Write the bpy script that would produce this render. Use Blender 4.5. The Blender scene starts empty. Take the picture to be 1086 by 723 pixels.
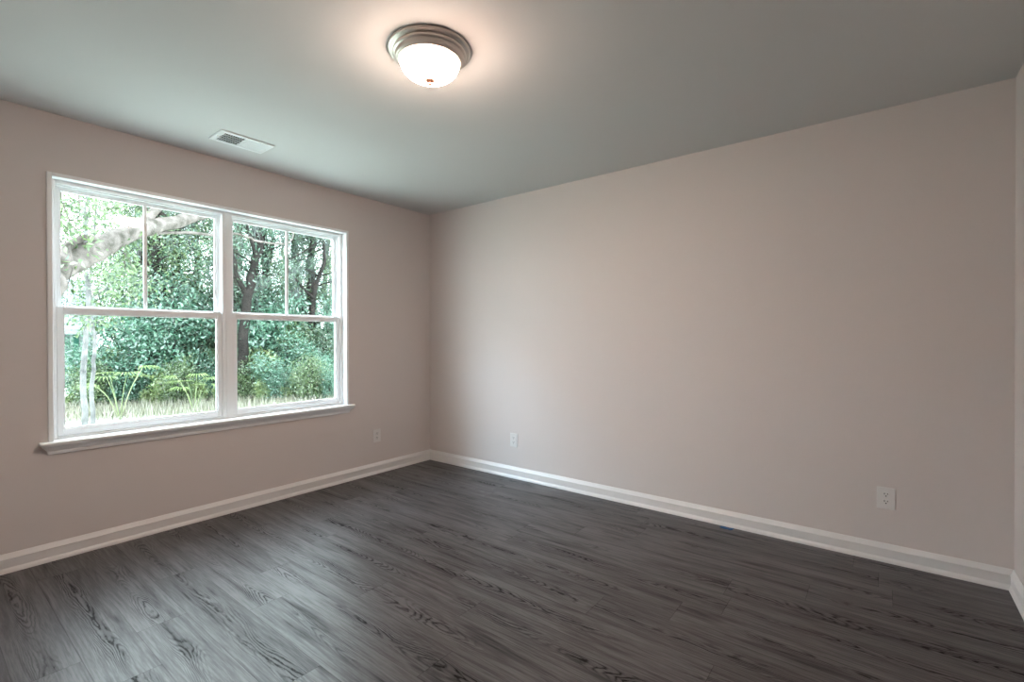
import bpy, bmesh, math, random
import numpy as np
from mathutils import Vector, Matrix

SC = bpy.context.scene
COL = SC.collection
PI = math.pi

# ------------------------------------------------------------------ camera
CAM = Vector((3.582, -3.263, 1.207)); YAW = 0.66103; PIT = -0.00554; ROL = -0.00203; FPX = 505.63
_v = Vector((-math.sin(YAW) * math.cos(PIT), math.cos(YAW) * math.cos(PIT), math.sin(PIT)))
_r = Vector((math.cos(YAW), math.sin(YAW), 0)); _u = _r.cross(_v)
R2 = _r * math.cos(ROL) + _u * math.sin(ROL); U2 = _u * math.cos(ROL) - _r * math.sin(ROL)
cd = bpy.data.cameras.new('camera'); cam = bpy.data.objects.new('camera', cd); COL.objects.link(cam)
cd.sensor_width = 36; cd.lens = FPX / 1086 * 36; cd.clip_start = .02; cd.clip_end = 300
m = Matrix((R2, U2, -_v)).transposed().to_4x4(); m.translation = CAM
cam.matrix_world = m
SC.camera = cam

# ------------------------------------------------------------------ light
SC.view_settings.view_transform = 'Standard'; SC.view_settings.look = 'None'
SC.view_settings.gamma = 1; SC.view_settings.use_curve_mapping = False
SC.view_settings.exposure = 0.8
w = bpy.data.worlds.new('overcast_sky'); SC.world = w; w.use_nodes = True
bg = w.node_tree.nodes['Background']
bg.inputs[0].default_value = (.80, .92, 1.0, 1); bg.inputs[1].default_value = 7.8
sd = bpy.data.lights.new('hazy_sun', 'SUN'); sd.energy = 1.6; sd.angle = math.radians(24); sd.color = (.52, .77, 1.0)
sun = bpy.data.objects.new('hazy_sun', sd); COL.objects.link(sun)
sun.rotation_euler = Vector((.48, .66, -.55)).to_track_quat('-Z', 'Y').to_euler()
LAMP_POWER = 138.0

# ------------------------------------------------------------------ materials
def mat(name, col, rough=.5, metal=0, spec=.5, bump=None, vary=None):
    m = bpy.data.materials.new(name); m.use_nodes = True; nt = m.node_tree
    b = nt.nodes['Principled BSDF']
    b.inputs['Base Color'].default_value = (*col, 1); b.inputs['Roughness'].default_value = rough
    b.inputs['Metallic'].default_value = metal; b.inputs['Specular IOR Level'].default_value = spec
    tc = nt.nodes.new('ShaderNodeTexCoord')
    if vary:
        n = nt.nodes.new('ShaderNodeTexNoise'); n.inputs['Scale'].default_value = vary[0]; n.inputs['Detail'].default_value = 4
        r = nt.nodes.new('ShaderNodeValToRGB')
        r.color_ramp.elements[0].position = .3; r.color_ramp.elements[1].position = .7
        r.color_ramp.elements[0].color = (*vary[1], 1); r.color_ramp.elements[1].color = (*col, 1)
        nt.links.new(tc.outputs['Object'], n.inputs['Vector']); nt.links.new(n.outputs['Fac'], r.inputs[0])
        nt.links.new(r.outputs[0], b.inputs['Base Color'])
    if bump:
        n = nt.nodes.new('ShaderNodeTexNoise'); n.inputs['Scale'].default_value = bump[0]; n.inputs['Detail'].default_value = 3
        bp = nt.nodes.new('ShaderNodeBump'); bp.inputs['Strength'].default_value = bump[1]; bp.inputs['Distance'].default_value = bump[2]
        nt.links.new(tc.outputs['Object'], n.inputs['Vector']); nt.links.new(n.outputs['Fac'], bp.inputs['Height'])
        nt.links.new(bp.outputs[0], b.inputs['Normal'])
    return m

M_WALL = mat('painted_wall', (.665, .612, .596), .85, spec=.2, bump=(160, .08, .002))
M_CEIL = mat('ceiling_paint', (.64, .635, .63), .95, spec=.1, bump=(120, .12, .002))
M_TRIM = mat('white_trim_paint', (.76, .745, .74), .4)
M_VINYL = mat('white_vinyl', (.91, .93, .95), .35)
M_WTRIM = mat('window_trim_paint', (.90, .91, .92), .4)
M_PLATE = mat('outlet_plastic', (.74, .72, .71), .35)
M_SLOT = mat('dark_slot', (.03, .03, .03), .6)
M_NICKEL = mat('brushed_nickel', (.74, .67, .61), .42, metal=1)
M_BRASS = mat('finial_metal', (.22, .12, .08), .5, metal=.4)
M_VENT = mat('vent_white_enamel', (.80, .81, .82), .4)
M_DUCT = mat('dark_duct', (.06, .06, .06), .8)
M_TAPE = mat('blue_painters_tape', (.01, .09, .24), .7)
M_BARK = mat('bark', (.028, .024, .022), .95, spec=.03, bump=(14, .6, .03), vary=(5, (.012, .011, .010)))
M_BARKP = mat('pale_bark', (.155, .132, .122), .95, spec=.03, bump=(9, .9, .05), vary=(7, (.045, .042, .034)))
M_BARKW = mat('whitish_bark', (.19, .185, .18), .9, spec=.05, bump=(18, .4, .02), vary=(6, (.07, .07, .07)))
M_SIDING = mat('house_siding', (.24, .27, .27), .7)
M_ROOF = mat('grey_roof', (.16, .18, .19), .8, vary=(3, (.12, .13, .14)))
M_TEAL = mat('teal_shutter_paint', (.015, .11, .08), .6)
M_MOSS = mat('spanish_moss', (.085, .098, .09), 1, spec=.1)

LEAF = .30
def leaf_mat(name, c1, c2, tr=.35):
    m = bpy.data.materials.new(name); m.use_nodes = True; nt = m.node_tree
    nt.nodes.remove(nt.nodes['Principled BSDF']); out = nt.nodes['Material Output']
    g = nt.nodes.new('ShaderNodeNewGeometry'); r = nt.nodes.new('ShaderNodeValToRGB')
    r.color_ramp.elements[0].color = (*[LEAF * q for q in c1], 1); r.color_ramp.elements[1].color = (*[LEAF * q for q in c2], 1)
    nt.links.new(g.outputs['Random Per Island'], r.inputs[0])
    d = nt.nodes.new('ShaderNodeBsdfDiffuse'); t = nt.nodes.new('ShaderNodeBsdfTranslucent')
    gl = nt.nodes.new('ShaderNodeBsdfGlossy'); gl.inputs['Roughness'].default_value = .35
    a = nt.nodes.new('ShaderNodeMixShader'); a.inputs[0].default_value = tr
    b = nt.nodes.new('ShaderNodeMixShader'); b.inputs[0].default_value = .09
    nt.links.new(r.outputs[0], d.inputs[0]); nt.links.new(r.outputs[0], t.inputs[0])
    nt.links.new(d.outputs[0], a.inputs[1]); nt.links.new(t.outputs[0], a.inputs[2])
    nt.links.new(a.outputs[0], b.inputs[1]); nt.links.new(gl.outputs[0], b.inputs[2])
    nt.links.new(b.outputs[0], out.inputs[0])
    return m
L_OAK = leaf_mat('oak_leaf', (.07, .18, .05), (.48, .70, .28))
L_DARK = leaf_mat('dark_evergreen_leaf', (.06, .18, .09), (.38, .62, .38))
L_BRIGHT = leaf_mat('young_leaf', (.35, .60, .18), (1.0, 1.2, .52))
L_TEAL = leaf_mat('blue_green_leaf', (.08, .30, .18), (.48, .92, .62))
L_DRY = leaf_mat('dry_grass_blade', (.40, .38, .22), (1.2, 1.15, .9))

def glass_mat():
    m = bpy.data.materials.new('window_glass'); m.use_nodes = True; nt = m.node_tree
    nt.nodes.remove(nt.nodes['Principled BSDF']); out = nt.nodes['Material Output']
    lw = nt.nodes.new('ShaderNodeLayerWeight'); lw.inputs['Blend'].default_value = .5
    pw = nt.nodes.new('ShaderNodeMath'); pw.operation = 'POWER'; pw.inputs[1].default_value = 5; nt.links.new(lw.outputs['Facing'], pw.inputs[0])
    f = nt.nodes.new('ShaderNodeMath'); f.operation = 'MULTIPLY_ADD'; f.inputs[1].default_value = .96; f.inputs[2].default_value = .035; nt.links.new(pw.outputs[0], f.inputs[0])
    t = nt.nodes.new('ShaderNodeBsdfTransparent'); t.inputs[0].default_value = (.97, .99, .98, 1)
    g = nt.nodes.new('ShaderNodeBsdfGlossy'); g.inputs['Roughness'].default_value = .0
    x = nt.nodes.new('ShaderNodeMixShader')
    nt.links.new(f.outputs[0], x.inputs[0]); nt.links.new(t.outputs[0], x.inputs[1]); nt.links.new(g.outputs[0], x.inputs[2])
    nt.links.new(x.outputs[0], out.inputs[0]); return m
M_GLASS = glass_mat()

def lamp_mat():
    m = bpy.data.materials.new('lit_frosted_glass'); m.use_nodes = True; nt = m.node_tree
    b = nt.nodes['Principled BSDF']; b.inputs['Base Color'].default_value = (.9, .88, .85, 1); b.inputs['Roughness'].default_value = .25
    b.inputs['Emission Color'].default_value = (1, .745, .60, 1); 
    # the bulbs sit low inside the dome: its rim glows less than its bowl
    tc = nt.nodes.new('ShaderNodeTexCoord'); sp = nt.nodes.new('ShaderNodeSeparateXYZ'); mr = nt.nodes.new('ShaderNodeMapRange')
    mr.inputs[1].default_value = -.055; mr.inputs[2].default_value = -.115; mr.inputs[3].default_value = LAMP_POWER * .03; mr.inputs[4].default_value = LAMP_POWER
    nt.links.new(tc.outputs['Object'], sp.inputs[0]); nt.links.new(sp.outputs[2], mr.inputs[0]); nt.links.new(mr.outputs[0], b.inputs['Emission Strength'])
    return m
M_DOME = lamp_mat()

def floor_mat():
    m = bpy.data.materials.new('grey_vinyl_plank'); m.use_nodes = True; nt = m.node_tree; N = nt.nodes; Lk = nt.links
    b = N['Principled BSDF']
    def math_(op, a, c=None, d=None):
        n = N.new('ShaderNodeMath'); n.operation = op
        for i, s in enumerate((a, c, d)):
            if s is None: continue
            if isinstance(s, (int, float)): n.inputs[i].default_value = s
            else: Lk.new(s, n.inputs[i])
        return n.outputs[0]
    tc = N.new('ShaderNodeTexCoord'); sp = N.new('ShaderNodeSeparateXYZ'); Lk.new(tc.outputs['Object'], sp.inputs[0])
    X, Y = sp.outputs[0], sp.outputs[1]
    PW, PL = .178, 1.22
    row = math_('FLOOR', math_('DIVIDE', Y, PW))
    wr = N.new('ShaderNodeTexWhiteNoise'); wr.noise_dimensions = '1D'; Lk.new(row, wr.inputs['W'])
    xs = math_('ADD', X, math_('MULTIPLY', wr.outputs['Value'], PL))
    colm = math_('FLOOR', math_('DIVIDE', xs, PL))
    cid = N.new('ShaderNodeCombineXYZ'); Lk.new(row, cid.inputs[0]); Lk.new(colm, cid.inputs[1])
    wp = N.new('ShaderNodeTexWhiteNoise'); wp.noise_dimensions = '2D'; Lk.new(cid.outputs[0], wp.inputs['Vector'])
    off = math_('MULTIPLY', wp.outputs['Value'], 40)
    fy = math_('SUBTRACT', Y, math_('MULTIPLY', row, PW))             # 0..PW
    fx = math_('SUBTRACT', xs, math_('MULTIPLY', colm, PL))
    def vec(sx, sy, o=off):
        c = N.new('ShaderNodeCombineXYZ'); Lk.new(math_('MULTIPLY', X, sx), c.inputs[0]); Lk.new(math_('MULTIPLY', Y, sy), c.inputs[1]); Lk.new(o, c.inputs[2]); return c.outputs[0]
    def noise(v, sc, det, ro=.5, dis=0):
        n = N.new('ShaderNodeTexNoise'); n.inputs['Scale'].default_value = sc; n.inputs['Detail'].default_value = det
        n.inputs['Roughness'].default_value = ro; n.inputs['Distortion'].default_value = dis; Lk.new(v, n.inputs['Vector']); return n.outputs['Fac']
    fine = noise(vec(3, 60), 2.2, 5, .65)                              # long straight fibres
    med = noise(vec(1.1, 12), 1.6, 4, .6)
    # cathedral figure: contour lines of a stretched field that rises across the plank centre
    base = noise(vec(1.5, 8.5), 1.0, 1.5, .45)
    jit = noise(vec(14, 60), 1.0, 3, .6)
    dy = math_('SUBTRACT', fy, PW / 2)
    bow = math_('MULTIPLY', math_('MULTIPLY', dy, dy), 70)
    fld = math_('ADD', math_('ADD', base, bow), math_('MULTIPLY', jit, .055))
    rings = math_('SINE', math_('MULTIPLY', fld, 165))
    rings = math_('POWER', math_('ADD', math_('MULTIPLY', rings, .5), .5), 2.6)
    cen = math_('ADD', math_('SUBTRACT', 1, math_('MULTIPLY', math_('ABSOLUTE', math_('ADD', dy, math_('MULTIPLY', math_('SUBTRACT', med, .5), .12))), 17)), 0)
    cen = math_('MINIMUM', math_('MAXIMUM', cen, 0), 1)
    patch = noise(vec(1.3, 3), 1.4, 1)
    pm = N.new('ShaderNodeMapRange'); pm.inputs[1].default_value = .36; pm.inputs[2].default_value = .52; Lk.new(patch, pm.inputs[0])
    ringm = math_('MULTIPLY', math_('MULTIPLY', rings, cen), pm.outputs[0])
    # dark heart streaks
    st = noise(vec(.9, 11), 1.7, 3, .55, .4)
    sm = N.new('ShaderNodeMapRange'); sm.inputs[1].default_value = .56; sm.inputs[2].default_value = .74; Lk.new(st, sm.inputs[0])
    v = math_('ADD', math_('MULTIPLY', fine, .55), math_('MULTIPLY', med, .45))
    v = math_('ADD', v, math_('MULTIPLY', math_('SUBTRACT', wp.outputs['Value'], .5), .07))
    v = math_('SUBTRACT', v, math_('MULTIPLY', ringm, .36))
    v = math_('SUBTRACT', v, math_('MULTIPLY', sm.outputs[0], .24))
    # seams
    ed = math_('MINIMUM', math_('MINIMUM', fy, math_('SUBTRACT', PW, fy)), math_('MINIMUM', fx, math_('SUBTRACT', PL, fx)))
    seam = math_('LESS_THAN', ed, .0012)
    v = math_('SUBTRACT', v, math_('MULTIPLY', seam, .16))
    r = N.new('ShaderNodeValToRGB'); e = r.color_ramp.elements
    e[0].position = .12; e[0].color = (.008, .007, .007, 1); e[1].position = .78; e[1].color = (.140, .134, .140, 1)
    q = e.new(.46); q.color = (.045, .0415, .0435, 1)
    Lk.new(v, r.inputs[0]); Lk.new(r.outputs[0], b.inputs['Base Color'])
    rg = N.new('ShaderNodeMapRange'); rg.inputs[3].default_value = .42; rg.inputs[4].default_value = .30; Lk.new(v, rg.inputs[0])
    Lk.new(rg.outputs[0], b.inputs['Roughness'])
    sv = N.new('ShaderNodeMapRange'); sv.inputs[1].default_value = .15; sv.inputs[2].default_value = .55; sv.inputs[3].default_value = .08; sv.inputs[4].default_value = .74
    Lk.new(v, sv.inputs[0]); Lk.new(sv.outputs[0], b.inputs['Specular IOR Level'])
    bp = N.new('ShaderNodeBump'); bp.inputs['Strength'].default_value = .35; bp.inputs['Distance'].default_value = .0015
    Lk.new(v, bp.inputs['Height']); Lk.new(bp.outputs[0], b.inputs['Normal'])
    return m
M_FLOOR = floor_mat()

def ground_mat():
    m = bpy.data.materials.new('grass_and_leaf_litter'); m.use_nodes = True; nt = m.node_tree; b = nt.nodes['Principled BSDF']
    tc = nt.nodes.new('ShaderNodeTexCoord'); n = nt.nodes.new('ShaderNodeTexNoise'); n.inputs['Scale'].default_value = 6; n.inputs['Detail'].default_value = 8
    r = nt.nodes.new('ShaderNodeValToRGB'); e = r.color_ramp.elements
    e[0].position = .3; e[0].color = (.27, .31, .24, 1); e[1].position = .7; e[1].color = (.66, .68, .62, 1); q = e.new(.5); q.color = (.52, .56, .48, 1)
    nt.links.new(tc.outputs['Object'], n.inputs[0]); nt.links.new(n.outputs[0], r.inputs[0]); nt.links.new(r.outputs[0], b.inputs['Base Color'])
    b.inputs['Roughness'].default_value = 1; return m
M_GROUND = ground_mat()

# ------------------------------------------------------------------ helpers
def link(name, me, mt, parent=None, loc=None):
    o = bpy.data.objects.new(name, me); COL.objects.link(o)
    if mt and not me.materials: me.materials.append(mt)
    if parent: o.parent = parent
    if loc is not None: o.location = loc
    return o
def bmobj(name, bm, mt, parent=None, smooth=False, bevel=0, loc=None):
    me = bpy.data.meshes.new(name); bmesh.ops.recalc_face_normals(bm, faces=bm.faces); bm.to_mesh(me); bm.free()
    if smooth:
        for p in me.polygons: p.use_smooth = True
    o = link(name, me, mt, parent, loc)
    if bevel:
        md = o.modifiers.new('bevel', 'BEVEL'); md.width = bevel; md.segments = 2; md.limit_method = 'ANGLE'
    return o
def box(bm, x0, x1, y0, y1, z0, z1):
    vs = [bm.verts.new((x, y, z)) for x in (x0, x1) for y in (y0, y1) for z in (z0, z1)]
    for f in ((0, 1, 3, 2), (4, 6, 7, 5), (0, 4, 5, 1), (2, 3, 7, 6), (0, 2, 6, 4), (1, 5, 7, 3)):
        bm.faces.new([vs[i] for i in f])
def boxes(*bs):
    bm = bmesh.new()
    for b in bs: box(bm, *b)
    return bm
def lathe(bm, prof, n=64, c=(0, 0, 0), axis='z'):
    rings = []
    for r, h in prof:
        if r < 1e-6: rings.append([bm.verts.new(Vector(c) + Vector((0, 0, h)))])
        else: rings.append([bm.verts.new(Vector(c) + Vector((r * math.cos(2 * PI * i / n), r * math.sin(2 * PI * i / n), h))) for i in range(n)])
    for a, b in zip(rings, rings[1:]):
        for i in range(n):
            j = (i + 1) % n
            if len(a) == 1 and len(b) == 1: continue
            if len(a) == 1: bm.faces.new((a[0], b[i], b[j]))
            elif len(b) == 1: bm.faces.new((a[i], a[j], b[0]))
            else: bm.faces.new((a[i], a[j], b[j], b[i]))
def struct(o): o['kind'] = 'structure'; return o
def empty(name, loc=(0, 0, 0), rz=0):
    o = bpy.data.objects.new(name, None); o.empty_display_size = .1; COL.objects.link(o); o.location = loc; o.rotation_euler = (0, 0, rz); return o
def tag(o, label, cat, group=None, kind=None):
    o['label'] = label; o['category'] = cat
    if group: o['group'] = group
    if kind: o['kind'] = kind
    return o
def ray(px, py, X):
    """world point where the sight line to a feature of the place meets the plane x = X"""
    d = _v + R2 * ((px - 543) / FPX) + U2 * ((361.5 - py) / FPX)
    return CAM + d * ((X - CAM.x) / d.x)

# ------------------------------------------------------------------ room shell
L, W, H, T = 4.079, 3.75, 2.44, .15          # room: x 0..L, y -W..0
OY0, OY1, OZ0, OZ1 = -2.75, -.94, .63, 2.10   # rough window opening
struct(bmobj('floor', boxes((-T, L + T, -W - T, T, -.1, 0)), M_FLOOR))
struct(bmobj('ceiling', boxes((-T, L + T, -W - T, T, H, H + .1)), M_CEIL))
struct(bmobj('wall_left', boxes((-T, 0, -W - T, OY0, 0, H), (-T, 0, OY1, T, 0, H), (-T, 0, OY0, OY1, 0, OZ0), (-T, 0, OY0, OY1, OZ1, H)), M_WALL))
struct(bmobj('wall_back', boxes((0, L, 0, T, 0, H)), M_WALL))
struct(bmobj('wall_right', boxes((L, L + T, -W - T, T, 0, H)), M_WALL))
struct(bmobj('wall_front', boxes((0, L, -W - T, -W, 0, H)), M_WALL))

# baseboards, profile (depth, height)
BP = [(0, 0), (.021, 0), (.021, .004), (.0185, .013), (.0120, .025), (.0138, .069), (.0160, .071), (.0125, .078), (.0060, .091), (.003, .0975), (0, .0975)]
def baseboard(name, A, B, nrm):
    A, B, nrm = Vector(A), Vector(B), Vector(nrm); t = (B - A).normalized(); bm = bmesh.new(); ra = []; rb = []
    for d, h in BP:
        ra.append(bm.verts.new(A + nrm * d + t * d + Vector((0, 0, h)))); rb.append(bm.verts.new(B + nrm * d - t * d + Vector((0, 0, h))))
    n = len(BP)
    for i in range(n):
        j = (i + 1) % n; bm.faces.new((ra[i], ra[j], rb[j], rb[i]))
    bm.faces.new(ra); bm.faces.new(rb[::-1])
    return struct(bmobj(name, bm, M_TRIM))
baseboard('baseboard_left', (0, -W, 0), (0, 0, 0), (1, 0, 0))
baseboard('baseboard_back', (0, 0, 0), (L, 0, 0), (0, -1, 0))
baseboard('baseboard_right', (L, 0, 0), (L, -W, 0), (-1, 0, 0))
baseboard('baseboard_front', (L, -W, 0), (0, -W, 0), (0, 1, 0))

# window casing edge + jamb returns (one picture frame of trim)
SB = .65                                        # stool top
bm = boxes((-.055, .012, OY0 - .018, OY0 + .004, SB, OZ1 + .018), (-.055, .012, OY1 - .004, OY1 + .018, SB, OZ1 + .018),
           (-.055, .012, OY0 + .004, OY1 - .004, OZ1 - .004, OZ1 + .018))
struct(bmobj('trim_1', bm, M_WTRIM, bevel=.003))
# stool with crown apron
bm = boxes((-.055, .050, OY0 - .055, OY1 + .055, SB - .017, SB))
st = struct(bmobj('trim_2', bm, M_WTRIM, bevel=.005))
AP = [(0, 0), (.010, 0), (.013, .010), (.014, .018), (.024, .030), (.036, .043), (.039, .047), (.039, .053), (0, .053)]
bm = bmesh.new(); ra = []; rb = []; z0 = SB - .017 - .053
for d, h in AP:
    ra.append(bm.verts.new((d, OY0 - .010 - d, z0 + h))); rb.append(bm.verts.new((d, OY1 + .010 + d, z0 + h)))
for i in range(len(AP)):
    j = (i + 1) % len(AP); bm.faces.new((ra[i], ra[j], rb[j], rb[i]))
bm.faces.new(ra); bm.faces.new(rb[::-1])
bmobj('apron', bm, M_WTRIM, st)

# two single-hung vinyl windows side by side
def make_window(name, y0, y1):
    root = struct(empty(name, (0, 0, 0)))
    z0, z1 = SB - .02, OZ1 - .003
    fw = .022
    bm = boxes((-.145, -.052, y0, y0 + fw, z0, z1), (-.145, -.052, y1 - fw, y1, z0, z1),
               (-.145, -.052, y0 + fw, y1 - fw, z1 - fw, z1), (-.145, -.052, y0 + fw, y1 - fw, z0, z0 + .032))
    bmobj('window_frame', bm, M_VINYL, root, bevel=.002)
    # stepped inner stops of the frame beside the upper sash
    bm = boxes((-.100, -.090, y0 + fw, y0 + fw + .006, z0 + .032, z1 - fw), (-.100, -.090, y1 - fw - .006, y1 - fw, z0 + .032, z1 - fw), (-.085, -.07, y0 + fw, y1 - fw, z1 - fw - .007, z1 - fw))
    bmobj('frame_stop', bm, M_VINYL, root)
    def sash(nm, xa, xb, a, b, za, zb, st_, top, bot, munt):
        s = bmobj(nm, boxes((xa, xb, a, a + st_, za, zb), (xa, xb, b - st_, b, za, zb), (xa, xb, a + st_, b - st_, zb - top, zb), (xa, xb, a + st_, b - st_, za, za + bot)), M_VINYL, root, bevel=.003)
        xm = (xa + xb) / 2
        # glazing bead around the pane
        q = .007
        bmobj('glazing_bead', boxes((xm - .006, xm + .009, a + st_, a + st_ + q, za + bot, zb - top), (xm - .006, xm + .009, b - st_ - q, b - st_, za + bot, zb - top),
              (xm - .006, xm + .009, a + st_ + q, b - st_ - q, zb - top - q, zb - top), (xm - .006, xm + .009, a + st_ + q, b - st_ - q, za + bot, za + bot + q)), M_VINYL, s)
        bmobj('window_pane', boxes((xm - .002, xm + .002, a + st_ + .001, b - st_ - .001, za + bot + .001, zb - top - .001)), M_GLASS, s)
        if munt:
            c = (a + b) / 2
            bmobj('muntin', boxes((xm - .007, xm - .003, c - .009, c + .009, za + bot, zb - top), (xm + .003, xm + .008, c - .009, c + .009, za + bot, zb - top)), M_VINYL, s, bevel=.0015)
        return s
    a, b = y0 + fw, y1 - fw
    ZM = 1.372
    sash('upper_sash', -.132, -.102, a + .001, b - .001, ZM - .012, z1 - fw, .020, .018, .034, True)
    lo = sash('lower_sash', -.090, -.058, a + .001, b - .001, z0 + .034, ZM + .016, .027, .034, .036, False)
    for yy in (a + .006, b - .056):
        bmobj('tilt_latch', boxes((-.086, -.062, yy, yy + .05, ZM + .0165, ZM + .0215)), M_VINYL, lo, bevel=.001)
    bmobj('lift_rail', boxes((-.058, -.050, a + .1, b - .1, z0 + .052, z0 + .058)), M_VINYL, lo, bevel=.001)
    return root
YM = (OY0 + OY1) / 2
make_window('window_1', OY0 + .004, YM - .010)
make_window('window_2', YM + .010, OY1 - .004)
struct(bmobj('trim_3', boxes((-.145, -.048, YM - .010, YM + .010, SB, OZ1 - .004)), M_VINYL, bevel=.002))

# ------------------------------------------------------------------ ceiling lamp
lx, ly = 2.048, -1.860
lamp = tag(empty('ceiling_lamp', (lx, ly, H)), 'lit round flush ceiling lamp with nickel rings and frosted dome', 'lamp')
bm = bmesh.new(); lathe(bm, [(0, -.0005), (.172, -.0005), (.174, -.006), (.172, -.011), (.162, -.013), (.158, -.0125), (.157, -.016), (.150, -.016), (0, -.016)])
bmobj('base_plate', bm, M_NICKEL, lamp, True)
bm = bmesh.new(); lathe(bm, [(.100, -.016), (.154, -.016), (.156, -.022), (.154, -.027), (.148, -.030), (.146, -.031), (.145, -.040), (.141, -.046), (.137, -.048), (.136, -.052), (.132, -.054), (.127, -.053), (.126, -.045), (.100, -.045)])
bmobj('trim_ring', bm, M_NICKEL, lamp, True)
bm = bmesh.new(); pr = [(.1265, -.045)]
for i in range(0, 19):
    a = i / 18 * PI / 2; pr.append((.1265 * math.cos(a) ** .85 if i < 18 else 0, -.050 - .076 * math.sin(a)))
lathe(bm, pr); bmobj('glass_dome', bm, M_DOME, lamp, True)
bm = bmesh.new(); lathe(bm, [(0, -.120), (.017, -.1245), (.021, -.127), (.020, -.130), (.013, -.134), (.007, -.136), (.006, -.138), (.009, -.141), (.008, -.146), (.004, -.149), (0, -.150)], 32)
bmobj('finial', bm, M_BRASS, lamp, True)

# ------------------------------------------------------------------ ceiling vent
vent = tag(empty('ceiling_vent', (.418, -1.938, H)), 'white rectangular ceiling register with louvres near the window wall', 'vent')
hx, hy = .098, .156
bm = boxes((-hx, -.068, -hy, hy, -.008, -.0005), (.068, hx, -hy, hy, -.008, -.0005), (-.068, .068, -hy, -.122, -.008, -.0005), (-.068, .068, .122, hy, -.008, -.0005), (-.068, .068, -.006, .006, -.008, -.0005))
bmobj('face_frame', bm, M_VENT, vent, bevel=.003)
bmobj('duct_opening', boxes((-.068, .068, -.122, .122, -.0022, -.0006)), M_DUCT, vent)
for s in (-1, 1):
    bm = bmesh.new(); n = 9
    for k in range(n):
        c = s * (.006 + (k + .5) * .116 / n); w_ = .0062; tl = -math.radians(38) * s
        vs = []
        for x in (-.068, .068):
            for (q, th) in ((-w_, -.0004), (w_, -.0004), (w_, .0004), (-w_, .0004)):
                yy = c + q * math.cos(tl) - th * math.sin(tl); zz = -.0068 + q * math.sin(tl) + th * math.cos(tl)
                vs.append(bm.verts.new((x, yy, zz)))
        for f in ((0, 1, 2, 3), (7, 6, 5, 4), (0, 4, 5, 1), (1, 5, 6, 2), (2, 6, 7, 3), (3, 7, 4, 0)): bm.faces.new([vs[i] for i in f])
    for x in (-.034, 0, .034):
        a, b = sorted((s * .006, s * .122)); box(bm, x - .0012, x + .0012, a, b, -.008, -.003)
    bmobj('louvre_bank', bm, M_VENT, vent)
for s in (-1, 1):
    bm = bmesh.new(); lathe(bm, [(0, -.0105), (.003, -.010), (.004, -.008), (0, -.008)], 16, (0, s * .14, 0)); bmobj('screw', bm, M_SLOT if 0 else M_NICKEL, vent, True)
bmobj('damper_lever', boxes((.004, .008, -.131, -.125, -.018, -.007)), M_VENT, vent)

# ------------------------------------------------------------------ outlets
def outlet(loc, rz, label):
    """local: plate in the xz plane facing -y"""
    r = tag(empty('wall_outlet', loc, rz), label, 'outlet')
    bm = boxes((-.0395, .0395, -.006, -.0003, -.0585, .0585)); bmobj('cover_plate', bm, M_PLATE, r, bevel=.003)
    for dz in (.0195, -.0195):
        bm = bmesh.new(); vs = []
        for i in range(28):
            a = 2 * PI * i / 28; vs.append((.0168 * math.cos(a), max(-.0135, min(.0135, .0168 * math.sin(a)))))
        f0 = [bm.verts.new((x, -.0059, dz + z)) for x, z in vs]; f1 = [bm.verts.new((x, -.0082, dz + z)) for x, z in vs]
        bm.faces.new(f0); bm.faces.new(f1[::-1])
        for i in range(28):
            j = (i + 1) % 28; bm.faces.new((f0[i], f0[j], f1[j], f1[i]))
        rc = bmobj('receptacle', bm, M_PLATE, r)
        bmobj('slot', boxes((-.0082, -.0050, -.0086, -.0078, dz + .0005, dz + .0095)), M_SLOT, rc)
        bmobj('slot', boxes((.0050, .0082, -.0086, -.0078, dz + .0015, dz + .0085)), M_SLOT, rc)
        bm = bmesh.new(); lathe(bm, [(0, 0), (.0032, 0), (.0032, .0008), (0, .0008)], 16)
        bmesh.ops.rotate(bm, cent=(0, 0, 0), matrix=Matrix.Rotation(PI / 2, 3, 'X'), verts=bm.verts); bmesh.ops.translate(bm, vec=(0, -.0078, dz - .0065), verts=bm.verts)
        bmobj('ground_hole', bm, M_SLOT, rc)
    bm = bmesh.new(); lathe(bm, [(0, .0016), (.0025, .0012), (.003, 0), (0, 0)], 16)
    bmesh.ops.rotate(bm, cent=(0, 0, 0), matrix=Matrix.Rotation(PI / 2, 3, 'X'), verts=bm.verts); bmesh.ops.translate(bm, vec=(0, -.0059, 0), verts=bm.verts)
    bmobj('screw', bm, M_NICKEL, r)
outlet((0, -.637, .338), PI / 2, 'white duplex outlet low on the window wall, right of the window')
outlet((1.065, 0, .328), 0, 'white duplex outlet on the long blank wall nearest the far corner')
outlet((3.597, 0, .342), 0, 'white duplex outlet on the long blank wall nearest the right wall')

# ------------------------------------------------------------------ tape scrap
bm = bmesh.new(); pts = [(-.042, -.012), (-.018, -.020), (.004, -.016), (.020, -.022), (.034, -.006), (.026, .006), (.036, .016), (.006, .012), (-.014, .020), (-.036, .012)]
t0 = [bm.verts.new((x, y, .0006)) for x, y in pts]; t1 = [bm.verts.new((x, y, .0022 + .003 * (abs(x) > .03))) for x, y in pts]
bm.faces.new(t0); bm.faces.new(t1[::-1])
for i in range(len(pts)): j = (i + 1) % len(pts); bm.faces.new((t0[i], t0[j], t1[j], t1[i]))
tp = bmobj('tape_scrap', bm, M_TAPE, loc=(2.806, -.047, 0)); tag(tp, 'scrap of blue painters tape on the floor by the long baseboard', 'tape')

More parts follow.
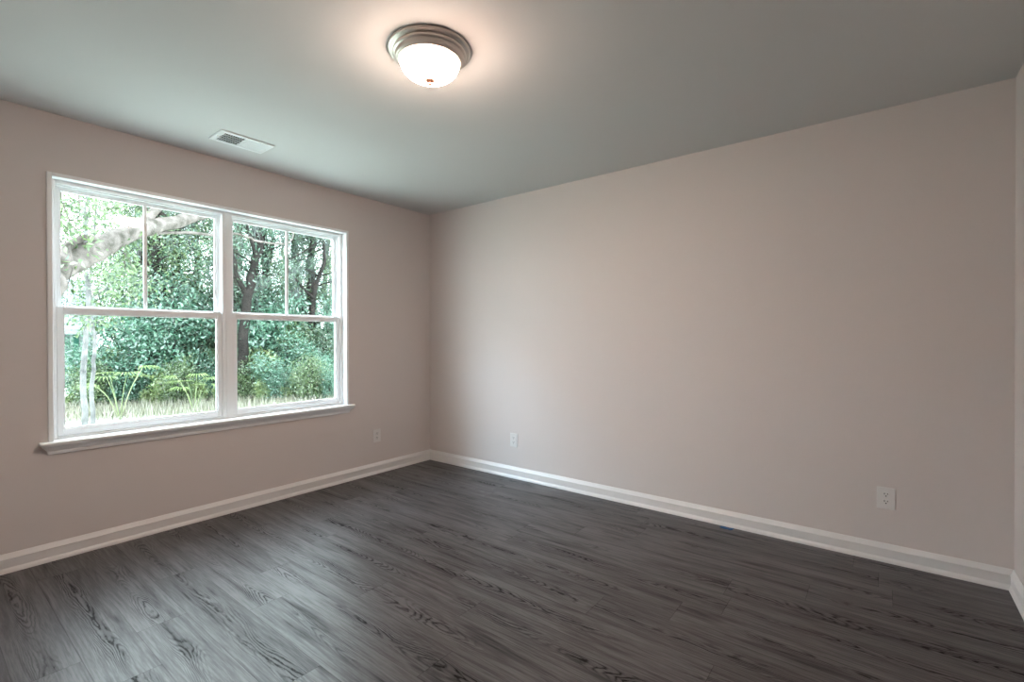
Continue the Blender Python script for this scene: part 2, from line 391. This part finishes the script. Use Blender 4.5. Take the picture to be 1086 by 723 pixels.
# ================================================================== outdoors
GZ = -.42
bm = bmesh.new(); rnd = random.Random(3)
nx, ny = 60, 60; gv = {}
for i in range(nx + 1):
    for j in range(ny + 1):
        x = -T - .02 - 60 * (i / nx) ** 1.6; y = -30 + 70 * j / ny
        gv[i, j] = bm.verts.new((x, y, GZ + .04 * math.sin(x * .7 + y * .4) * min(1, i / 8) + rnd.uniform(-.015, .015)))
for i in range(nx):
    for j in range(ny): bm.faces.new((gv[i, j], gv[i + 1, j], gv[i + 1, j + 1], gv[i, j + 1]))
struct(bmobj('ground', bm, M_GROUND, smooth=True))
struct(bmobj('foundation', boxes((-T, L + T, -W - T, T, GZ - .05, -.1)), M_SIDING))

def tube(bm, pts, rads, n=8):
    rings = []
    for i, p in enumerate(pts):
        a = pts[max(i - 1, 0)]; b = pts[min(i + 1, len(pts) - 1)]; t = (b - a).normalized()
        s = t.cross(Vector((.31, .17, .93)));
        if s.length < .05: s = t.cross(Vector((1, 0, 0)))
        s.normalize(); q = t.cross(s)
        rings.append([bm.verts.new(p + (s * math.cos(2 * PI * k / n) + q * math.sin(2 * PI * k / n)) * rads[i]) for k in range(n)])
    for a, b in zip(rings, rings[1:]):
        for k in range(n): j = (k + 1) % n; bm.faces.new((a[k], a[j], b[j], b[k]))
    bm.faces.new(rings[0][::-1]); bm.faces.new(rings[-1])
def smooth_path(P, n, rr, wob=0, rn=None):
    """Catmull-Rom through P, radii interpolated"""
    P = [Vector(p) for p in P]; out = []; ro = []
    for i in range(len(P) - 1):
        p0, p1, p2, p3 = P[max(i - 1, 0)], P[i], P[i + 1], P[min(i + 2, len(P) - 1)]
        for k in range(n):
            t = k / n
            out.append(.5 * ((2 * p1) + (p2 - p0) * t + (2 * p0 - 5 * p1 + 4 * p2 - p3) * t * t + (3 * p1 - p0 - 3 * p2 + p3) * t ** 3)); ro.append(rr[i] * (1 - t) + rr[i + 1] * t)
    out.append(P[-1]); ro.append(rr[-1])
    if wob and rn:
        out = [out[0]] + [o + Vector((rn.gauss(0, wob), rn.gauss(0, wob), rn.gauss(0, wob * .6))) for o in out[1:]]
    return out, ro
def leaf_mesh(name, centres, size, seed, droop=.3, narrow=.42):
    """centres: (N,3); each leaf a bent 4-corner blade"""
    rg = np.random.default_rng(seed); N = len(centres)
    d = rg.normal(size=(N, 3)); d[:, 2] -= droop; d /= np.linalg.norm(d, axis=1)[:, None]
    s = np.cross(d, rg.normal(size=(N, 3))); s /= np.linalg.norm(s, axis=1)[:, None]; nn = np.cross(d, s)
    ln = size * rg.uniform(.6, 1.35, (N, 1)); wd = ln * narrow * .5
    V = np.stack([centres - d * ln / 2, centres + s * wd + nn * wd * .4, centres + d * ln / 2 - nn * wd * .5, centres - s * wd + nn * wd * .4], 1).reshape(-1, 3)
    return raw_mesh(name, V, 4)
def raw_mesh(name, V, k):
    me = bpy.data.meshes.new(name); n = len(V) // k
    me.vertices.add(len(V)); me.vertices.foreach_set('co', V.astype(np.float32).ravel())
    me.loops.add(len(V)); me.loops.foreach_set('vertex_index', np.arange(len(V), dtype=np.int32))
    me.polygons.add(n); me.polygons.foreach_set('loop_start', np.arange(0, len(V), k, dtype=np.int32)); me.polygons.foreach_set('loop_total', np.full(n, k, dtype=np.int32))
    me.update(); me.validate(); return me

def grow(rn, trunk_pts, trunk_r, nb, blen, up=.35, start=.3, sub=5, br=.35, wob=.04):
    """trunk + branches + twigs: returns bmesh and twig points"""
    bm = bmesh.new(); tp, tr = smooth_path(trunk_pts, 5, trunk_r, wob, rn); tube(bm, tp, tr, 10); tips = []
    for b in range(nb):
        t = start + (1 - start) * (b + rn.random()) / nb; i = min(int(t * (len(tp) - 1)), len(tp) - 2); p = tp[i]
        a = rn.uniform(0, 2 * PI); ln = blen * (1.15 - .55 * t) * rn.uniform(.7, 1.2); dr = Vector((math.cos(a), math.sin(a), up + rn.uniform(-.25, .45))).normalized()
        P = [p]; c = p.copy()
        for k in range(4):
            dr = (dr + Vector((rn.gauss(0, .22), rn.gauss(0, .22), rn.gauss(.03, .2)))).normalized(); c = c + dr * ln / 4; P.append(c.copy())
        r0 = tr[i] * br
        bp_, brr = smooth_path(P, 3, [r0, r0 * .75, r0 * .5, r0 * .32, r0 * .15]); tube(bm, bp_, brr, 6)
        for s in range(sub):
            j = rn.randint(3, len(bp_) - 1); q = bp_[j]; dd = Vector((rn.gauss(0, 1), rn.gauss(0, 1), rn.gauss(.15, .6))).normalized(); sl = ln * rn.uniform(.25, .5)
            q1 = q + dd * sl * .5; q2 = q1 + (dd + Vector((rn.gauss(0, .35), rn.gauss(0, .35), rn.gauss(0, .3)))).normalized() * sl * .5
            tube(bm, [q, q1, q2], [r0 * .22, r0 * .14, r0 * .06], 4)
            tips += [q1, q2, (q1 + q2) / 2]
        tips += [bp_[-1], bp_[-3]]
    return bm, tips
def leaves_at(tips, per, sig, seed, zs=.8):
    rg = np.random.default_rng(seed); T_ = np.array([tuple(t) for t in tips]); c = np.repeat(T_, per, 0)
    return c + rg.normal(size=c.shape) * np.array([sig, sig, sig * zs])
def moss_mesh(name, tips, n, seed):
    rg = np.random.default_rng(seed); T_ = np.array([tuple(t) for t in tips]); V = []
    for _ in range(n):
        p = T_[rg.integers(len(T_))]; ln0 = rg.uniform(.2, .65)
        for k in range(16):
            a = p + np.array([rg.normal(0, .07), rg.normal(0, .07), rg.normal(0, .05)]); ln = ln0 * rg.uniform(.4, 1); w_ = rg.uniform(.003, .007); an = rg.uniform(0, 6.3); s = np.array([math.cos(an), math.sin(an), 0]) * w_
            mid = a + np.array([rg.normal(0, .03), rg.normal(0, .03), -ln * .5]); e = a + np.array([rg.normal(0, .05), rg.normal(0, .05), -ln])
            V += [a - s, a + s, mid + s, mid - s, mid - s, mid + s, e + s * .3, e - s * .3]
    return raw_mesh(name, np.array(V), 4)

def plant(name, loc, bm, bark, foliage, leafm, label, cat, group=None, moss=None, rz=0):
    r = tag(empty(name, loc, rz), label, cat, group)
    bmobj('trunk' if cat == 'tree' else 'stems', bm, bark, r, True)
    if foliage: link('foliage', foliage, leafm, r)
    if moss: link('hanging_moss', moss, M_MOSS, r)['kind'] = 'stuff'
    return r
def dup(root, loc, rz, sc, label=None):
    r = root.copy(); COL.objects.link(r); r.location = loc; r.rotation_euler = (0, 0, rz); r.scale = (sc,) * 3
    if label: r['label'] = label
    for ch in list(root.children):
        c = ch.copy(); COL.objects.link(c); c.parent = r
    return r

# --- old oak with the big pale limb crossing the upper left pane
rn = random.Random(11)
base = Vector((-4.6, -4.5, GZ))
def rel(px, py, X): return ray(px, py, X) - base
bm = bmesh.new()
tp, tr = smooth_path([(0, 0, -.1), (.05, .1, .9), (-.1, .3, 1.7), (-.35, .3, 2.6), (-.9, .1, 3.6), (-1.6, .2, 4.6)], 5, [.42, .34, .31, .27, .2, .1]); tube(bm, tp, tr, 12)
LIMB = [(-.05, .4, 1.55), rel(20, 318, -3.7), rel(57, 288, -4.0), rel(100, 266, -4.3), rel(140, 246, -4.6), rel(185, 236, -5.0), rel(206, 229, -5.2), rel(222, 228, -5.4), rel(238, 231, -5.7)]
lp, lr = smooth_path(LIMB, 6, [.20, .175, .155, .135, .115, .095, .09, .05, .02], .012, rn); tube(bm, lp, lr, 12)
tips = []
def limb2(pts, rr, n=5, tipn=3):
    p, r_ = smooth_path(pts, n, rr, .008, rn); tube(bm, p, r_, 7); return p
a = limb2([rel(205, 229, -5.2), rel(222, 214, -5.5), rel(240, 190, -5.8)], [.05, .035, .02]); tips += a[-5:]
a = limb2([rel(60, 286, -4.0), rel(72, 262, -4.1), rel(90, 252, -4.2), rel(108, 254, -4.3)], [.06, .05, .04, .03])
a = limb2([rel(100, 270, -4.4), rel(128, 262, -4.6), rel(150, 250, -4.8), rel(190, 246, -5.0), rel(226, 249, -5.3), rel(252, 248, -5.5), rel(275, 256, -5.7), rel(305, 258, -5.9), rel(312, 246, -6.1)], [.04, .03, .028, .025, .024, .022, .02, .016, .008])
a = limb2([rel(137, 262, -4.7), rel(132, 275, -4.8), rel(134, 288, -4.9)], [.02, .014, .008]); tips += a[-3:]
a = limb2([rel(150, 236, -4.7), rel(166, 222, -4.9), rel(178, 206, -5.1)], [.07, .06, .05])
a = limb2([rel(70, 282, -4.0), rel(62, 300, -4.0), rel(54, 320, -3.9)], [.05, .05, .045])
for px, py, X in ((66, 215, -3.8), (80, 240, -3.9), (100, 215, -4), (110, 232, -4.2), (90, 262, -4.1), (120, 272, -4.6), (140, 285, -4.7), (72, 302, -3.9), (70, 248, -3.8), (62, 232, -3.8), (118, 222, -4.2), (130, 262, -4.5)):
    e = rel(px, py, X); s = e + Vector((rn.uniform(-.2, .2), rn.uniform(-.2, .2), rn.uniform(.2, .5))); tube(bm, [s, (s + e) / 2 + Vector((0, .04, 0)), e], [.010, .007, .004], 5); tips += [e, (s + e) / 2]
for k in range(10): tips.append(tp[-1 - k] + Vector((rn.gauss(0, .5), rn.gauss(0, .5), rn.gauss(0, .4))))
fol = leaf_mesh('foliage', leaves_at(tips, 22, .11, 5), .085, 6)
plant('oak_tree', base, bm, M_BARKP, fol, L_OAK, 'old oak with a thick pale limb crossing the upper left panes', 'tree')

# --- two slim whitish trunks at the left edge of the left window
def slim(pxs, X, r0, label, seed):
    rn = random.Random(seed); b = ray(pxs[0][0], 440, X); b.z = GZ
    pts = [(0, 0, -.05)] + [tuple(ray(px, py, X) - b) for px, py in pxs[1:]]; pts[0] = (0, 0, -.05)
    top = Vector(pts[-1]) + Vector((0, .1, 1.6)); pts.append(tuple(top))
    bm, tips = grow(rn, pts, [r0 * (1 - .6 * i / (len(pts) - 1)) for i in range(len(pts))], 9, 1.1, start=.45, sub=3, br=.25, wob=.012)
    return plant('slim_tree', b, bm, M_BARKW, leaf_mesh('foliage', leaves_at(tips, 14, .16, seed), .075, seed), L_OAK, label, 'tree')
slim([(90, 440), (89, 380), (94, 330), (90, 250), (93, 200)], -7.0, .045, 'slim whitish trunk rising the full height of the left window', 2)
slim([(98, 440), (98, 400), (101, 360), (96, 330), (97, 280)], -7.6, .036, 'second slim whitish trunk just right of the taller pale one', 4)

# --- dark forked tree in the upper right window
def special(X, path, radii, br_paths, label, seed, nb=8, bl=1.6, lm=L_DARK, bark=M_BARK, per=14, moss=40, name='forked_tree'):
    rn = random.Random(seed); b = ray(path[0][0], path[0][1], X); b.z = GZ
    pts = [(0, 0, -.05)] + [tuple(ray(px, py, X + dx) - b) for px, py, dx in path[1:]]
    bm, tips = grow(rn, pts, [q * .85 for q in radii], nb, bl, start=.35, sub=5, br=.28, wob=.02)
    for bpth, brad in br_paths:
        q = [ray(px, py, X + dx) - b for px, py, dx in bpth]; p, r_ = smooth_path(q, 4, [z * .85 for z in brad], .01, rn); tube(bm, p, r_, 7); tips += p[-3:]
    return plant(name, b, bm, bark, leaf_mesh('foliage', leaves_at(tips, per + 8, .20, seed), .07, seed + 1), lm, label, 'tree', moss=moss_mesh('hanging_moss', tips, moss, seed) if moss else None)
special(-8.7, [(256, 430, 0), (258, 360, 0), (263, 310, 0), (270, 280, -.1), (276, 255, -.2), (268, 230, -.3), (262, 200, -.3), (255, 160, -.3)], [.16, .13, .12, .10, .085, .07, .06, .03],
        [([(262, 312, 0), (252, 295, 0), (247, 270, .1), (240, 240, .2)], [.08, .06, .05, .03]), ([(272, 275, -.1), (262, 240, 0), (250, 222, .1), (236, 212, .2)], [.05, .035, .03, .02])],
        'dark forked tree with black bark behind the left half of the upper right panes', 21)
special(-9.6, [(338, 430, 0), (334, 370, 0), (330, 330, 0), (336, 300, 0), (345, 270, 0), (341, 245, 0), (344, 215, 0), (350, 170, 0)], [.12, .10, .085, .07, .06, .05, .04, .02],
        [([(334, 318, 0), (318, 302, .1), (305, 280, .2), (325, 265, .3), (346, 252, .4)], [.05, .04, .03, .025, .015]), ([(338, 292, 0), (320, 284, 0), (306, 284, 0)], [.03, .02, .012])],
        'crooked mossy tree seen through the right edge of the right window', 33, moss=90)
special(-12.5, [(152, 430, 0), (150, 370, 0), (149, 340, 0), (158, 305, -.1), (150, 270, -.2), (165, 240, -.3), (160, 190, -.3)], [.15, .12, .11, .10, .09, .07, .04],
        [([(150, 345, 0), (162, 325, 0), (178, 300, .1), (186, 260, .1)], [.07, .05, .04, .02])],
        'dark leaning trunk in the middle of the left window behind the limb', 45, lm=L_OAK, moss=20)
special(-12.0, [(180, 430, 0), (181, 370, 0), (183, 330, 0), (190, 290, 0), (186, 240, 0), (195, 190, 0)], [.12, .10, .095, .08, .06, .03],
        [([(182, 350, 0), (174, 332, 0), (168, 300, .1)], [.07, .06, .03])],
        'grey double trunk standing right of centre in the left window', 57, lm=L_OAK, moss=20)
special(-11.5, [(322, 430, 0), (318, 390, 0), (312, 355, 0), (322, 330, 0), (316, 290, 0), (310, 240, 0), (318, 190, 0)], [.15, .13, .12, .10, .08, .06, .03],
        [([(314, 365, 0), (326, 345, 0), (334, 325, 0)], [.08, .07, .05])],
        'leaning grey trunk low in the centre of the right window', 61, lm=L_TEAL, moss=60)

special(-12.5, [(44, 430, 0), (46, 390, 0), (42, 340, 0), (50, 280, 0), (62, 220, 0), (66, 150, 0), (70, 90, 0)], [.13, .12, .11, .09, .07, .05, .02], [],
        'tree at the far left of the left window with high leafy crown above the house', 73, nb=16, bl=2.4, lm=L_OAK, moss=0, per=22)
# --- woods further back
DEEP = 'tall tree in the dense woods behind the nearer trees'
def proto_tree(seed, h, lm, bark, bl=2.0, moss=0):
    rn = random.Random(seed); pts = [(0, 0, -.1)]; x = y = 0
    for k in range(1, 6): x += rn.gauss(0, .14); y += rn.gauss(0, .14); pts.append((x, y, h * k / 5))
    bm, tips = grow(rn, pts, [.15, .125, .11, .085, .06, .02], 15, bl, start=.24, sub=7, br=.3)
    return plant('woodland_tree', (0, 0, 0), bm, bark, leaf_mesh('foliage', leaves_at(tips, 24, .26, seed), .080, seed + 5), lm, DEEP, 'tree', 'woods behind the nearer trees', moss_mesh('hanging_moss', tips, moss, seed) if moss else None)
protos = [proto_tree(101, 8.5, L_OAK, M_BARK, 2.3, 30), proto_tree(102, 9.5, L_DARK, M_BARK, 2.1, 60), proto_tree(103, 7.5, L_TEAL, M_BARKP, 1.9, 30), proto_tree(104, 8.0, L_BRIGHT, M_BARKP, 2.0)]
rn = random.Random(7); used = [0] * 4; k = 0
def cone(X, f): # point in the part of the woods the window looks out on; f 0..1 left to right
    a = ray(40, 400, X).y; b = ray(372, 400, X).y; return a + (b - a) * f
spots = []
for X, n in ((-10.5, 5), (-13.0, 6), (-16.5, 5), (-21, 5)):
    for i in range(n):
        f = (i + .5 + rn.uniform(-.3, .3)) / n
        if f < .19: f += .2
        spots.append((X + rn.uniform(-.8, .8), f))
for X, f in spots:
    pi = [0, 1, 2, 1, 0, 2, 3][k % 7]; k += 1
    loc = (X, cone(X, f), GZ)
    if not used[pi]: used[pi] = 1; protos[pi].location = loc; protos[pi].rotation_euler = (0, 0, rn.uniform(0, 6))
    else: dup(protos[pi], loc, rn.uniform(0, 6), rn.uniform(.8, 1.15))

for i in range(11):                          # the tree line goes on behind the neighbour's house
    dup(protos[(0, 1, 2)[i % 3]], (-30 + rn.uniform(-1.5, 1.5), -22 + 2.3 * i + rn.uniform(-.5, .5), GZ), rn.uniform(0, 6), rn.uniform(.9, 1.2))
# --- shrubs of the undergrowth
def proto_shrub(seed, h, lm, size=.085, per=16, wid=.5, name='shrub', label='', group=''):
    rn = random.Random(seed); bm = bmesh.new(); tips = []
    for s in range(9):
        a = rn.uniform(0, 2 * PI); ln = h * rn.uniform(.7, 1.1); e = Vector((math.cos(a) * wid * rn.random(), math.sin(a) * wid * rn.random(), ln)); mid = e * .5 + Vector((rn.gauss(0, .08), rn.gauss(0, .08), 0))
        p, r_ = smooth_path([(0, 0, -.03), tuple(mid), tuple(e)], 4, [.018, .012, .005]); tube(bm, p, r_, 5)
        for q in p[2:]:
            for j in range(2):
                d = Vector((rn.gauss(0, 1), rn.gauss(0, 1), rn.gauss(.2, .5))).normalized() * h * .22; tube(bm, [q, q + d * .5 + Vector((0, 0, .02)), q + d], [.006, .004, .002], 4); tips += [q + d, q + d * .55]
    return plant(name, (0, 0, 0), bm, M_BARK, leaf_mesh('foliage', leaves_at(tips, per, .085 * h, seed), size, seed + 3), lm, label, 'shrub', group)
SH = [('fine_leaved_bush', L_OAK, 1.2, .055, 'mid green fine leaved bush in the undergrowth', 'mid green undergrowth bushes'),
      ('blue_green_shrub', L_TEAL, 1.5, .075, 'leafy blue green shrub in the undergrowth below the trees', 'blue green undergrowth shrubs'),
      ('dark_shrub', L_DARK, 1.7, .065, 'dark green bush in the undergrowth below the trees', 'dark undergrowth bushes'),
      ('light_shrub', L_BRIGHT, .75, .065, 'low yellow green bush at the front edge of the undergrowth', 'low bushes at the grass edge')]
sp_ = [proto_shrub(200 + i, s[2], s[1], s[3], 24, .55 * s[2] / 1.4, s[0], s[4], s[5]) for i, s in enumerate(SH)]
usd = [0, 0, 0, 0]
def put(i, loc, sc=1.0):
    if not usd[i]: usd[i] = 1; sp_[i].location = loc; sp_[i].rotation_euler = (0, 0, 1); sp_[i].scale = (sc,) * 3
    else: dup(sp_[i], loc, rn.uniform(0, 6.2), sc)
def edge(f): return -10.6 + 3.6 * f         # front edge of the brush: further away on the left
for row, (dx, n, kinds) in enumerate(((0, 22, (3, 3, 0, 3, 1)), (-.9, 16, (3, 1, 0, 3, 1)), (-1.9, 13, (1, 0, 2, 3)), (-3.2, 12, (1, 0, 2, 1)), (-5.0, 11, (0, 1, 2)), (-7.5, 10, (2, 1)))):
    for i in range(n):
        f = (i + .5 + rn.uniform(-.35, .35)) / n; X = edge(f) + dx + rn.uniform(-.45, .45)
        if f < .17 and dx < -1.5: continue
        put(kinds[i % len(kinds)], (X, cone(X, f), GZ), rn.choice((.6, .8, 1.0, 1.25)) * ((.8, .7, .8, 1, 1, 1) if f < .17 else (.85, 1.2, 1.35, 1.3, 1.25, 1.25))[row])

# --- fan palm seedling in front of the brush, seen in the left window
def palmetto(loc, seed, h, label):
    rn = random.Random(seed); bm = bmesh.new(); V = []
    for s in range(8):
        a = 2 * PI * s / 8 + rn.uniform(-.3, .3); o = Vector((math.cos(a), math.sin(a), 0)); e = o * .35 * h + Vector((0, 0, h * rn.uniform(.55, .95)))
        p, r_ = smooth_path([(0, 0, -.02), tuple(e * .5 + Vector((0, 0, .12))), tuple(e)], 4, [.008, .006, .004]); tube(bm, p, r_, 5)
        side = o.cross(Vector((0, 0, 1)))
        for k in range(15):
            an = -1.5 + 3 * k / 14; d = (o * math.cos(an) + side * math.sin(an) + Vector((0, 0, -.05))).normalized(); l = .34 * h * (1 - .25 * abs(an) / 1.5); n_ = d.cross(Vector((0, 0, 1))).normalized() * .012
            m_ = e + d * l * .55 + Vector((0, 0, .02)); t_ = e + d * l - Vector((0, 0, .05))
            V += [tuple(e), tuple(m_ + n_), tuple(t_), tuple(m_ - n_)]
    r = tag(empty('fan_palm', loc), label, 'palm'); bmobj('stems', bm, L_BRIGHT, r, True); link('fronds', raw_mesh('fronds', np.array(V), 4), L_BRIGHT, r)
def gp(px, X, dz=0): p = ray(px, 400, X); return Vector((X, p.y, GZ + dz))
palmetto(gp(127, -8.6), 5, 1.15, 'pale young fan palm left of centre in the lower left pane')
palmetto(gp(206, -8.2), 8, .95, 'small pale fan palm near the right side of the lower left pane')

# --- grass tufts at the front of the brush: uncountable blades
rg = np.random.default_rng(9); V = []
for _ in range(22000):
    f = rg.random(); X = edge(f) + rg.normal(.45, .55); y = cone(X, f); h = rg.uniform(.06, .42) * rg.uniform(.5, 1); a = rg.uniform(0, 6.28); s = np.array([math.cos(a), math.sin(a), 0]) * .007; b = np.array([X, y, GZ - .02]); t_ = b + np.array([rg.normal(0, .06), rg.normal(0, .06), h]); mdd = (b + t_) / 2 + np.array([0, 0, h * .12])
    V += [b - s, mdd - s * .8, t_, mdd + s * .8]
g = link('tall_grass', raw_mesh('tall_grass', np.array(V), 4), L_DRY); tag(g, 'pale dry grass blades along the front edge of the undergrowth', 'grass', kind='stuff')

# --- neighbour's house far behind at the left
hX = -20.0; p0 = ray(92, 386, hX); p1 = ray(40, 386, hX); zt = ray(80, 350, hX).z; zr = ray(75, 325, hX).z
hs = tag(empty('neighbour_house', (hX, p0.y, GZ)), 'white house with green trim far beyond the trees at left', 'house')
Hh = zt - GZ; y1 = .2; y0_ = -9
bm = bmesh.new(); box(bm, -7, 0, y0_, y1, 0, Hh)
bmobj('wall', bm, M_SIDING, hs)
bm = bmesh.new(); A = [(.7, Hh), (-3.5, Hh + 2.2), (-7.7, Hh), (-7.7, Hh - .12), (.7, Hh - .12)]
r0 = [bm.verts.new((x, y0_ - .4, z)) for x, z in A]; r1 = [bm.verts.new((x, y1 + .4, z)) for x, z in A]
bm.faces.new(r0); bm.faces.new(r1[::-1])
for i in range(5): j = (i + 1) % 5; bm.faces.new((r0[i], r0[j], r1[j], r1[i]))
bmobj('roof', bm, M_ROOF, hs)
bmobj('fascia', boxes((.7, .78, y0_ - .4, y1 + .4, Hh - .16, Hh + .02)), M_SIDING, hs)
for yy in (-.9, -3.6):
    s_ = bmobj('window', boxes((.002, .05, yy - .5, yy + .5, 1.0, 2.3)), M_SIDING, hs)
    bmobj('pane', boxes((.05, .055, yy - .42, yy + .42, 1.08, 2.22)), M_ROOF, s_)
    for q in (-.68, .52): bmobj('shutter', boxes((.002, .04, yy + q, yy + q + .16, 1.0, 2.3)), M_TEAL, hs)
